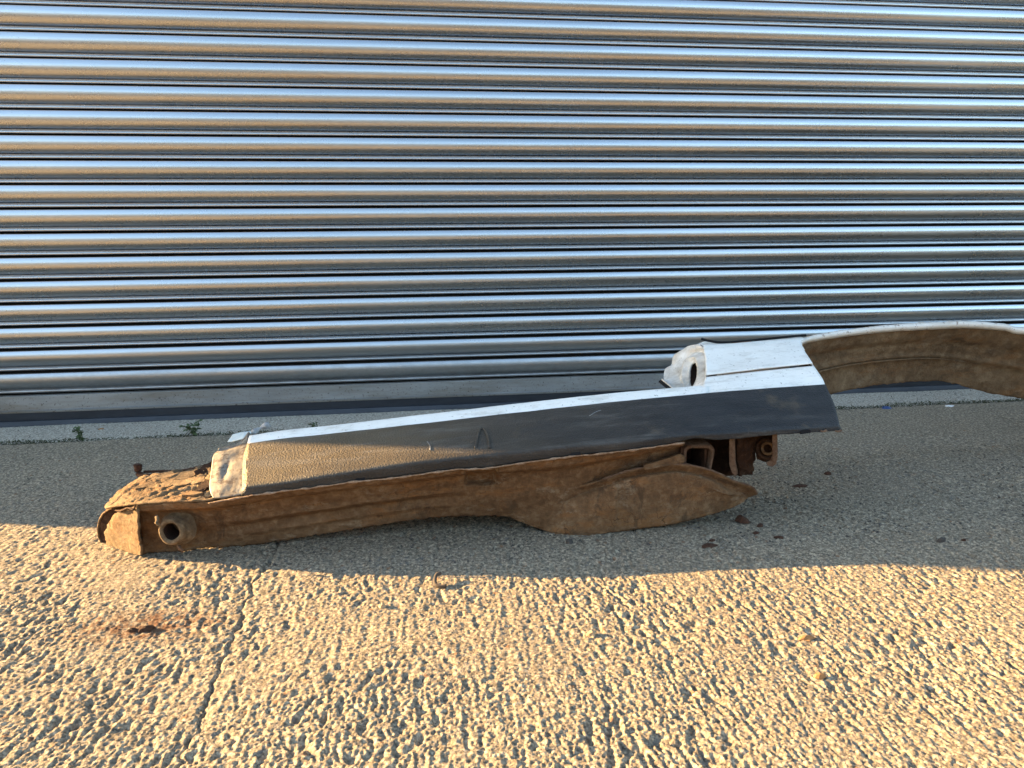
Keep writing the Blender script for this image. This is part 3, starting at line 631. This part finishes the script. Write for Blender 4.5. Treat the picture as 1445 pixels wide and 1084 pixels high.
# --- brackets in the open end of the sill
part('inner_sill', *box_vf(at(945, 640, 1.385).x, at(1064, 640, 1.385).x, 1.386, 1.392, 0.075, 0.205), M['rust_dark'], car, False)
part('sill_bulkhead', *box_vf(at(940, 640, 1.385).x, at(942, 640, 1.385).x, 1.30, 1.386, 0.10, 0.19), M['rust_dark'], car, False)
def rr(px0, px1, py0, py1, rad, Y, skew=0):
    pts = []
    for (cx, cy, a0) in ((px1-rad, py0+rad, -90), (px1-rad, py1-rad*0.4, 0), (px0+rad*0.4, py1-rad*0.4, 90), (px0+rad, py0+rad, 180)):
        for k in range(5):
            a = R(a0+22.5*k); pts.append(at(cx+rad*math.cos(a)*(1 if cy < (py0+py1)/2 else .4)+skew*(cy-py0), cy+rad*math.sin(a)*(1 if cy < (py0+py1)/2 else .4), Y))
    return pts
def hollow(name, o1, i1, depth, mat):
    n = len(o1); dv = Vector((0.004, depth, 0.006)); V = o1+i1+[v+dv for v in o1]+[v+dv for v in i1]; F = []
    for k in range(n):
        l = (k+1) % n
        F += [(k, l, n+l, n+k), (2*n+k, 3*n+k, 3*n+l, 2*n+l), (k, 2*n+k, 2*n+l, l), (n+k, n+l, 3*n+l, 3*n+k)]
    return part(name, V, F, mat, car, True, None, 0, 0)
hollow('box_bracket', rr(965, 1009, 628, 672, 9, 1.303, -0.03), rr(969, 1004.5, 632.5, 669, 7, 1.303, -0.03), 0.085, M['rust_edge'])
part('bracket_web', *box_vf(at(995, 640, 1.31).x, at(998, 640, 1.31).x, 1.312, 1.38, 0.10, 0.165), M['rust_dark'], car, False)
prism('bracket_ledge', T([(907, 657, 1.287), (960, 641, 1.287), (967, 646, 1.287), (965, 653, 1.283), (910, 664, 1.281)]), T([(907, 652, 1.33), (960, 636, 1.33), (967, 641, 1.33), (965, 648, 1.33), (910, 659, 1.33)]), M['rust'], car, False, 0.0015)
prism('divider_plate', T([(1029, 619, 1.285), (1037, 619, 1.285), (1038, 655, 1.295), (1041, 668, 1.30), (1038, 673, 1.30), (1032, 666, 1.30), (1029, 655, 1.295)]), T([(1029, 617, 1.385), (1037, 617, 1.385), (1038, 650, 1.385), (1041, 663, 1.385), (1038, 668, 1.385), (1032, 661, 1.385), (1029, 650, 1.385)]), M['rust_edge'], car, False, 0.0012)
GP = loft([T([(1040, 617, 1.33), (1052, 616, 1.335), (1066, 615, 1.345)]), T([(1041, 645, 1.34), (1053, 643, 1.342), (1067, 640, 1.352)]), T([(1043, 673, 1.35), (1053, 670, 1.352), (1063, 664, 1.36)])], 24, 12)
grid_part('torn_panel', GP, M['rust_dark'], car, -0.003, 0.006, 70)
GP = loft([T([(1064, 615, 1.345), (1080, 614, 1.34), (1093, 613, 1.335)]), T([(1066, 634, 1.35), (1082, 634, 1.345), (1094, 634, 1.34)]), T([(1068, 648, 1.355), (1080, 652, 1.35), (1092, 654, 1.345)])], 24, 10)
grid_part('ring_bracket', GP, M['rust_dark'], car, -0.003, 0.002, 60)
prism('bracket_tab', T([(1089.5, 613, 1.30), (1097, 612, 1.30), (1097.5, 645, 1.305), (1095, 655, 1.305), (1090, 659, 1.305), (1083, 657, 1.31), (1081, 652, 1.312), (1087, 650, 1.31), (1090, 642, 1.305)]), T([(1089.5, 612, 1.345), (1097, 611, 1.345), (1097.5, 643, 1.345), (1095, 652, 1.345), (1090, 656, 1.345), (1083, 654, 1.345), (1081, 649, 1.345), (1087, 647, 1.345), (1090, 639, 1.345)]), M['rust_edge'], car, False, 0.001)
def torus(name, c, axis, R0, r0, mat, squash=1.0, parent=car):
    ax = Vector(axis).normalized(); u = ax.cross(Vector((0, 0, 1))).normalized(); v = ax.cross(u); V = []; F = []
    for i in range(28):
        a = 2*math.pi*i/28; d = u*math.cos(a)+v*math.sin(a)
        for k in range(8):
            b = 2*math.pi*k/8; V.append(c+d*(R0+r0*math.cos(b))+ax*r0*math.sin(b))
    for i in range(28):
        for k in range(8): F.append((i*8+k, ((i+1) % 28)*8+k, ((i+1) % 28)*8+(k+1) % 8, i*8+(k+1) % 8))
    return part(name, V, F, mat, parent)
torus('grommet', at(1082, 634, 1.325), (-0.75, -0.65, 0.05), 0.019, 0.004, M['rust_dark'])
torus('grommet', at(1083.5, 633, 1.318), (-0.75, -0.65, 0.05), 0.0115, 0.003, M['rust'])

# --- front end: mud crust, end cap, jacking tube
C0 = [(150, 719, 1.352), (165, 716, 1.325), (191, 713.5, 1.300), (240, 710, 1.282), (270, 709, 1.276), (303, 706, 1.272)]
C1 = [(152, 713, 1.372), (168, 706, 1.355), (195, 701, 1.335), (240, 698, 1.325), (270, 697, 1.32), (303, 694, 1.315)]
C2 = [(157, 706, 1.395), (178, 692, 1.39), (205, 685, 1.385), (240, 682, 1.38), (270, 681, 1.38), (303, 678, 1.37)]
C3 = [(163, 702, 1.405), (186, 684, 1.415), (215, 674.5, 1.43), (243, 669.5, 1.44), (270, 666.5, 1.445), (303, 658, 1.45)]
c3 = T(C3)
C4 = [Vector((p.x, p.y+0.02, p.z-0.012)) for p in c3]; C5 = [Vector((p.x, p.y+0.025, 0.0)) for p in c3]
GK = loft([T(C0), T(C1), T(C2), c3, C4, C5], 120, [14, 14, 14, 3, 6], True)
for i in range(GK.shape[0]):
    for j in range(GK.shape[1]):
        p = GK[i, j]; e = min(1, i/4)
        a = mnoise.ridged_multi_fractal(Vector((p[0]*16+p[1]*14, p[1]*50-p[0]*22, p[2]*8)), 0.9, 2.1, 4, 1.0, 2.0)
        p[2] += e*(0.0058*(a-1.2)+0.0028*fbm(p, 70, 4)); p[2] = max(p[2], 0.0)
        if p[0] > -0.47 and 8 < i < 40: p[2] += 0.006*max(0, fbm((p[0], p[1]*2, 0), 40, 3))
ce = [p+Vector((0.006, 0.004, 0)) for p in T([C2[0], C3[0]])] + [C4[0], C5[0]]
grid_part('crust_end', loft([ce, [Vector((p.x+0.002, p.y+0.002, 0.0)) for p in ce]], 24, 8, False, False), M['crust'], car, 0.003, 0.001, 50)
part('mud_crust', GK.reshape(-1, 3), grid_faces(*GK.shape[:2]), M['crust'], car, True, None, -0.004)
random.seed(77)
for (px, py, Y, sx, sy, tl, mk) in ((262, 676, 1.40, .030, .016, .5, 'crust'), (277, 684, 1.36, .026, .012, .7, 'crust'), (289, 672, 1.41, .022, .016, .9, 'rust_dark'), (292, 690, 1.335, .018, .010, .8, 'rust_dark'), (248, 688, 1.36, .030, .014, .25, 'crust'), (226, 692, 1.355, .026, .012, .2, 'crust'), (283, 697, 1.31, .020, .009, .6, 'rust_dark'), (236, 677, 1.41, .026, .012, .3, 'crust'), (300, 701, 1.29, .013, .008, .9, 'crust'), (270, 703, 1.295, .024, .008, .3, 'crust'), (209, 690, 1.37, .024, .012, .15, 'crust'), (297, 664, 1.44, .018, .012, .6, 'rust_dark')):
    c = at(px, py, Y)+Vector((0, 0, .009)); k = 11; rt = random.uniform(-.5, .9); top_ = []; bt = []
    for j in range(k):
        a = 2*math.pi*j/k; r_ = random.uniform(.6, 1.15); x, y = sx*math.cos(a)*r_, sy*math.sin(a)*r_
        p = c+Vector((x*math.cos(rt)-y*math.sin(rt), x*math.sin(rt)+y*math.cos(rt), tl*y*0.55+random.uniform(-.0012, .0012)+0.25*tl*x))
        top_.append(p); bt.append(p+Vector((0, 0.001, -0.0045)))
    prism('mud_plate', top_, bt, M[mk], car)
# end cap lit by the sun
K0 = [(194, 714.0, 1.294), (194, 740, 1.303), (198, 784, 1.322)]
K1 = [(180, 718, 1.318), (177, 745, 1.332), (180, 781, 1.350)]
K2 = [(167, 721, 1.336), (160, 745, 1.352), (163, 775, 1.376)]
K3 = [(160, 727, 1.352), (149, 748, 1.378), (150, 769, 1.395)]
GKc = loft([T(K0), T(K1), T(K2), T(K3)], 60, 12, True)
part('end_cap', [p for p in GKc.reshape(-1, 3)], grid_faces(*GKc.shape[:2], False), M['crust'], car, True, None, -0.004)
caps = bpy.data.objects['end_cap']
for v in caps.data.vertices:
    f = fbm(v.co, 60, 5)+0.8*mnoise.ridged_multi_fractal(v.co*45, 0.9, 2.1, 3, 1.0, 2.0)-0.9; v.co.x += 0.0042*f; v.co.y -= 0.0022*f
    if v.co.z < 0.001: v.co.z = 0.001
# curved rim plate standing proud of the cap
r_out = T([(166, 714.5, 1.345), (152, 720, 1.372), (142, 731, 1.392), (138.5, 745, 1.402), (139.5, 757, 1.406), (144, 769, 1.404)])
r_in = [p+Vector((0.012, 0.004, -0.004)) for p in T([(171, 718.5, 1.345), (158, 724, 1.366), (150, 735, 1.382), (147, 747, 1.390), (147, 758, 1.395), (151, 769, 1.396)])]
grid_part('cap_rim', loft([r_out, r_in], 40, 4), M['rust_dark'], car, 0.003, 0.0012, 60)
tube('rim_edge', r_out, 0.0022, M['crust'], car, 6, 40, jitter=0.4)
tube('torn_edge', T([(160, 719, 1.348), (170, 721, 1.325), (180, 717, 1.308), (188, 719, 1.296), (191, 714, 1.294)]), lambda u: 0.0016+0.001*abs(math.sin(u*13)), M['rust_dark'], car, 6, 24, jitter=0.5)
# jacking tube
tc_ = at(240, 751, 1.285); ax = Vector((-0.16, -1.0, 0.12)).normalized()
u_ = ax.cross(Vector((0, 0, 1))).normalized(); v_ = ax.cross(u_)
Vt = []; Ft = []; prof_t = [(0.034, -0.030), (0.029, -0.024), (0.0262, -0.018), (0.0245, -0.010), (0.0235, -0.003), (0.0205, 0.0), (0.0165, -0.0015), (0.0152, -0.005), (0.0145, -0.05), (0.0001, -0.052)]
for (rr_, h_) in prof_t:
    for k in range(36):
        a = 2*math.pi*k/36; w_ = 1+0.07*fbm((math.cos(a), math.sin(a), h_*30), 1.3, 3)
        Vt.append(tc_+(u_*math.cos(a)+v_*math.sin(a))*rr_*w_+ax*h_)
for i in range(len(prof_t)-1):
    for k in range(36): Ft.append((i*36+k, i*36+(k+1) % 36, (i+1)*36+(k+1) % 36, (i+1)*36+k))
jt = part('jacking_tube', Vt, Ft, M['crust'], car)
jt.data.materials.append(M['hole'])
for i, p in enumerate(jt.data.polygons):
    if i >= 36*7: p.material_index = 1
tube('bent_tab', T([(221, 728, 1.285), (222, 734, 1.275), (221, 739, 1.27), (226, 741, 1.275)]), 0.0035, M['crust'], car, 6, 12, 0.6, jitter=0.4)
tube('mud_scrap', T([(252, 770, 1.30), (254, 774, 1.292), (258, 778, 1.295)]), 0.003, M['rust_edge'], car, 6, 8, jitter=0.6)
# bent strip behind the crust
tube('bent_strip', T([(194, 655, 1.47), (195, 664, 1.47), (199, 671, 1.465), (215, 671.5, 1.46), (238, 668.5, 1.458), (262, 664, 1.458), (285, 659, 1.46), (300, 656, 1.463)]), lambda u: 0.008-0.003*min(1, u*3), M['flake'], car, 8, 46, 0.75, jitter=0.35)
tube('bent_strip', T([(203, 666, 1.475), (225, 665, 1.475), (252, 665, 1.475), (280, 660, 1.48)]), 0.0035, M['flake'], car, 6, 24, 0.8, jitter=0.4)

# --- cut foot of the front pillar
P0 = [(302, 705, 1.274), (315, 703.5, 1.272), (330, 700.5, 1.272), (345, 698, 1.272)]
P1 = [(297, 690, 1.30), (312, 686, 1.298), (330, 684, 1.296), (346.5, 682, 1.294)]
P2 = [(299, 664, 1.345), (312, 659, 1.345), (332, 656, 1.345), (348, 655, 1.343)]
P3 = [(302, 645, 1.375), (312, 640, 1.38), (333, 637, 1.385), (349, 630, 1.398)]
P4 = [(306, 640, 1.39), (318, 637.5, 1.40), (336, 632, 1.41), (351, 617, 1.43)]
p4 = T(P4)
GF = loft([T(P0), T(P1), T(P2), T(P3), p4, [p+Vector((0, 0.02, -0.012)) for p in p4], [Vector((p.x, p.y+0.03, 0.002)) for p in p4]], 50, 9, True)
for i in range(GF.shape[0]):
    for j in range(GF.shape[1]):
        p = GF[i, j]; p[2] += 0.0022*fbm(p, 34, 4)
        d = np.exp(-(((p[0]+0.372)/0.008)**2+((p[1]-1.33)/0.02)**2)); p[2] -= 0.006*d
part('pillar_foot', GF.reshape(-1, 3), grid_faces(*GF.shape[:2]), M['cut'], car, True, None, -0.003)
grid_part('pillar_film', loft([T([(321, 624, 1.46), (335, 622, 1.45), (350, 617, 1.44)]), T([(329, 613, 1.475), (342, 610, 1.468), (357, 608, 1.46)])], 20, 8), M['film'], car, 0.0015, 0.003, 40)
tube('sealant_roll', T([(356, 612, 1.455), (362, 608, 1.46), (369, 603, 1.465), (376, 600.5, 1.468), (378, 603, 1.47)]), lambda u: 0.006*(0.8+0.4*math.sin(u*9)), M['sealant'], car, 8, 24, jitter=0.4)

# ------------------------------------------------------------------ weeds and moss in the joint
def weed(px, py, h, label, n=14, seed=1):
    random.seed(seed); b = on_ground(px, py); b.y = 2.25
    t = thing('weed', label, 'weed', b)
    stems = []
    for k in range(3):
        top_ = b+Vector((random.uniform(-.5, .5)*h, random.uniform(-.03, .0), h*random.uniform(.6, 1)))
        tube('stem', [b+Vector((random.uniform(-.01, .01), 0, -.006)), (b+top_)/2+Vector((random.uniform(-.01, .01), 0, 0.004)), top_], 0.0012, M['leaf'], t, 5, 8)
        stems.append(top_)
    V = []; F = []
    for k in range(n*3):
        s = random.choice(stems); u = random.uniform(0.05, 1.05); c = b.lerp(s, u)
        a = random.uniform(0, 6.28); d = Vector((math.cos(a), math.sin(a), random.uniform(-.3, .8))).normalized(); l = random.uniform(.007, .018)
        sd = d.cross(Vector((random.uniform(-1, 1), random.uniform(-1, 1), 1))).normalized()*l*0.32; i = len(V)
        V += [c, c+d*l*.5+sd, c+d*l+Vector((0, 0, -.15*l)), c+d*l*.5-sd]; F.append((i, i+1, i+2, i+3))
    part('leaves', V, F, M['leaf'], t, False)
    return t
weed(120, 618, 0.055, 'green weed in the joint nearest the left picture edge', 22, 3)
weed(278, 612, 0.055, 'green weed in the joint just behind the muddy sill front', 26, 8)
weed(447, 603, 0.03, 'small weed peeping over the white sill top', 8, 5)
# moss and dirt filling the joint (uncountable)
V = []; F = []
random.seed(21)
for k in range(15000):
    x = random.uniform(-1.6, 2.6); dens = mnoise.noise(Vector((x*2.6, 3.1, 0)))+0.25+(0.6 if 1.6 < x < 2.25 else 0)+(0.3 if x < -0.75 else 0)
    if random.random() > 0.35+dens: continue
    y = 2.251+random.gauss(-0.002, 0.0048*(1+max(0, dens))); z = random.uniform(-.006, .002+0.005*max(0, dens)); s = random.uniform(.0012, .0032)
    c = Vector((x, y, z)); i = len(V)
    q = [Vector((random.gauss(0, 1), random.gauss(0, 1), random.gauss(0, .7))).normalized()*s for _ in range(4)]
    V += [c+v for v in q]; F += [(i, i+1, i+2), (i, i+2, i+3), (i, i+1, i+3), (i+1, i+2, i+3)]
o = link_mesh('moss', V, F, M['moss'], smooth=False); o['kind'] = 'stuff'; o['label'] = 'moss and dirt in the joint before the shutter'
structure(link_mesh('joint', [(-2.4, 2.235, -0.0075), (3.2, 2.235, -0.0075), (3.2, 2.27, -0.0075), (-2.4, 2.27, -0.0075)], [(0, 1, 2, 3)], M['soil'], smooth=False))

# ------------------------------------------------------------------ debris
def chunk(name, px, py, sx, sy, sz, mat, label, cat, seed, rot=0.0, group=None):
    random.seed(seed); g = on_ground(px, py); n = 9; V = []; F = []
    for lev in (0, 1):
        for k in range(n):
            a = 2*math.pi*k/n; r_ = (0.65+0.5*random.random())*(1-0.25*lev)
            x, y = sx*math.cos(a)*r_, sy*math.sin(a)*r_
            V.append((x*math.cos(rot)-y*math.sin(rot), x*math.sin(rot)+y*math.cos(rot), sz*lev*(0.6+0.6*random.random())-0.001))
    F = [tuple(range(n, 2*n))] + [(k, (k+1) % n, n+(k+1) % n, n+k) for k in range(n)]
    V.append((0, 0, sz*1.2)); F[0:1] = [(n+k, n+(k+1) % n, 2*n) for k in range(n)]
    o = link_mesh(name, V, F, mat, smooth=False); o.location = g
    return tag(o, label, cat, group)
FL = 'rust flakes lying on the concrete'
chunk('rust_flake', 1000, 772, .024, .012, .006, M['flake'], 'largest dark rust flake below the pointed belly of the sill', 'rust flake', 1, 0.1, FL)
chunk('rust_flake', 1047, 735, .016, .012, .010, M['flake'], 'rust flake right under the sharp tip of the belly pressing', 'rust flake', 2, -0.6, FL)
chunk('rust_flake', 1099, 760, .012, .006, .005, M['flake'], 'flat dark flake to the right of the largest one', 'rust flake', 3, -0.2, FL)
chunk('rust_flake', 1067, 753, .010, .006, .004, M['flake'], 'reddish flake between the belly tip and the flat dark flake', 'rust flake', 4, 0.3, FL)
chunk('rust_flake', 1073, 742, .009, .006, .005, M['flake'], 'tiny dark flake just right of the one under the belly tip', 'rust flake', 12, 0.3, FL)
chunk('rust_flake', 1005, 764, .010, .004, .004, M['flake'], 'narrow flake touching the far side of the largest flake', 'rust flake', 13, 0.1, FL)
chunk('rust_flake', 1130, 686, .022, .012, .004, M['flake'], 'reddish brown flake patch in the deep shade beneath the arch', 'rust flake', 5, 0.0, FL)
chunk('rust_flake', 1168, 669, 0.014, .009, .006, M['flake'], 'dark crumbly lump beneath the wheel arch', 'rust flake', 6, 0.4, FL)
chunk('rust_flake', 803, 766, .010, .008, .008, M['darkgrit'], 'dark crumb in front of the belly where it touches the ground', 'rust flake', 7, 0.4, FL)
chunk('rust_flake', 1329, 765, .012, .007, .008, M['darkgrit'], 'dark grey crumb in the shade at right, larger of a pair', 'stone', 8, 0.1, FL)
chunk('rust_flake', 1360, 764, .006, .005, .005, M['flake'], 'small brown crumb in the shade at right, smaller of a pair', 'rust flake', 9, 0.1, FL)
chunk('rust_flake', 205, 888, .016, .006, .005, M['flake'], 'dark rust flake lying in the reddish stain on the sunlit concrete', 'rust flake', 10, 0.25, FL)
chunk('rust_flake', 186, 890, .009, .005, .004, M['flake'], 'smaller rust flake at the left of the reddish stain', 'rust flake', 11, 0.25, FL)
chunk('pebble', 834, 896, .009, .007, .007, M['pebble'], 'tan pebble on the sunlit concrete', 'pebble', 14)
chunk('pebble', 539, 856, .006, .005, .006, M['pebble'], 'small tan stone on sunlit concrete left of the twig', 'pebble', 15)
chunk('paper_scrap', 1339, 573.5, .022, .012, .004, M['paper'], 'white scrap lying in the mossy joint beneath the wheel arch', 'litter', 16)
chunk('plastic_scrap', 1251, 576, .022, .012, .006, M['blue'], 'dark blue scrap in the joint beneath the wheel arch', 'litter', 17)
chunk('dry_leaf', 541, 576, .010, .006, .006, M['dryleaf'], 'orange leaf fragment against the rubber shutter seal', 'leaf', 18)
chunk('dry_leaf', 143, 606, .012, .006, .004, M['dryleaf'], 'brown leaf fragment beside the leftmost weed', 'leaf', 19)
chunk('dry_leaf', 1137, 901, .014, .006, .004, M['dryleaf'], 'orange leaf fragment on the sunlit concrete at right', 'leaf', 20)
chunk('dry_leaf', 1157, 954, .008, .005, .004, M['dryleaf'], 'small orange leaf fragment in the right foreground', 'leaf', 22)
tw = [on_ground(*q)+Vector((0, 0, z)) for q, z in (((622, 818), .012), ((616, 821), .012), ((614, 826), .006), ((617, 829), .003), ((630, 829.5), .003))]
tag(tube('twig', tw, 0.0032, M['twig'], None, 7, 20, jitter=0.3), 'small curved dark twig on the sunlit concrete near the shadow edge', 'twig')
# loose grit: nobody could count it
def grit(name, n, mat, box, smin, smax, seed, label):
    random.seed(seed); V = []; F = []
    for k in range(n):
        x = random.uniform(box[0], box[1]); y = random.uniform(box[2], box[3])
        if mnoise.noise(Vector((x*4, y*4, seed))) < random.uniform(-.6, .5): continue
        s = random.uniform(smin, smax)*random.uniform(.5, 1); z = float(hs(np.array([x]), np.array([y]))[0]) if y < 2.24 else 0.001
        i = len(V); rot_ = random.uniform(0, 6.28)
        for (dx, dy, dz) in ((1, 0, 0), (0, 1, .1), (-1, 0, 0), (0, -1, .1), (0.1, 0.1, .8), (0, 0, -.5)):
            j = random.uniform(.6, 1.2); V.append((x+s*j*(dx*math.cos(rot_)-dy*math.sin(rot_)), y+s*j*(dx*math.sin(rot_)+dy*math.cos(rot_)), z+s*j*dz+0.0003))
        F += [(i, i+1, i+4), (i+1, i+2, i+4), (i+2, i+3, i+4), (i+3, i, i+4), (i+1, i, i+5), (i+2, i+1, i+5), (i+3, i+2, i+5), (i, i+3, i+5)]
    o = link_mesh(name, V, F, mat, smooth=False); o['kind'] = 'stuff'; o['label'] = label
grit('grit', 6500, M['grit'], (-1.4, 2.2, 0.6, 2.24), .0012, .003, 31, 'loose grey grit on the concrete')
grit('rust_crumbs', 3200, M['darkgrit'], (-0.4, 1.5, 1.2, 1.75), .001, .0045, 32, 'dark crumbs under and before the sill')
grit('threshold_grit', 1500, M['darkgrit'], (-1.6, 2.5, 2.26, 2.47), .0012, .003, 33, 'dark crumbs on the strip before the shutter')
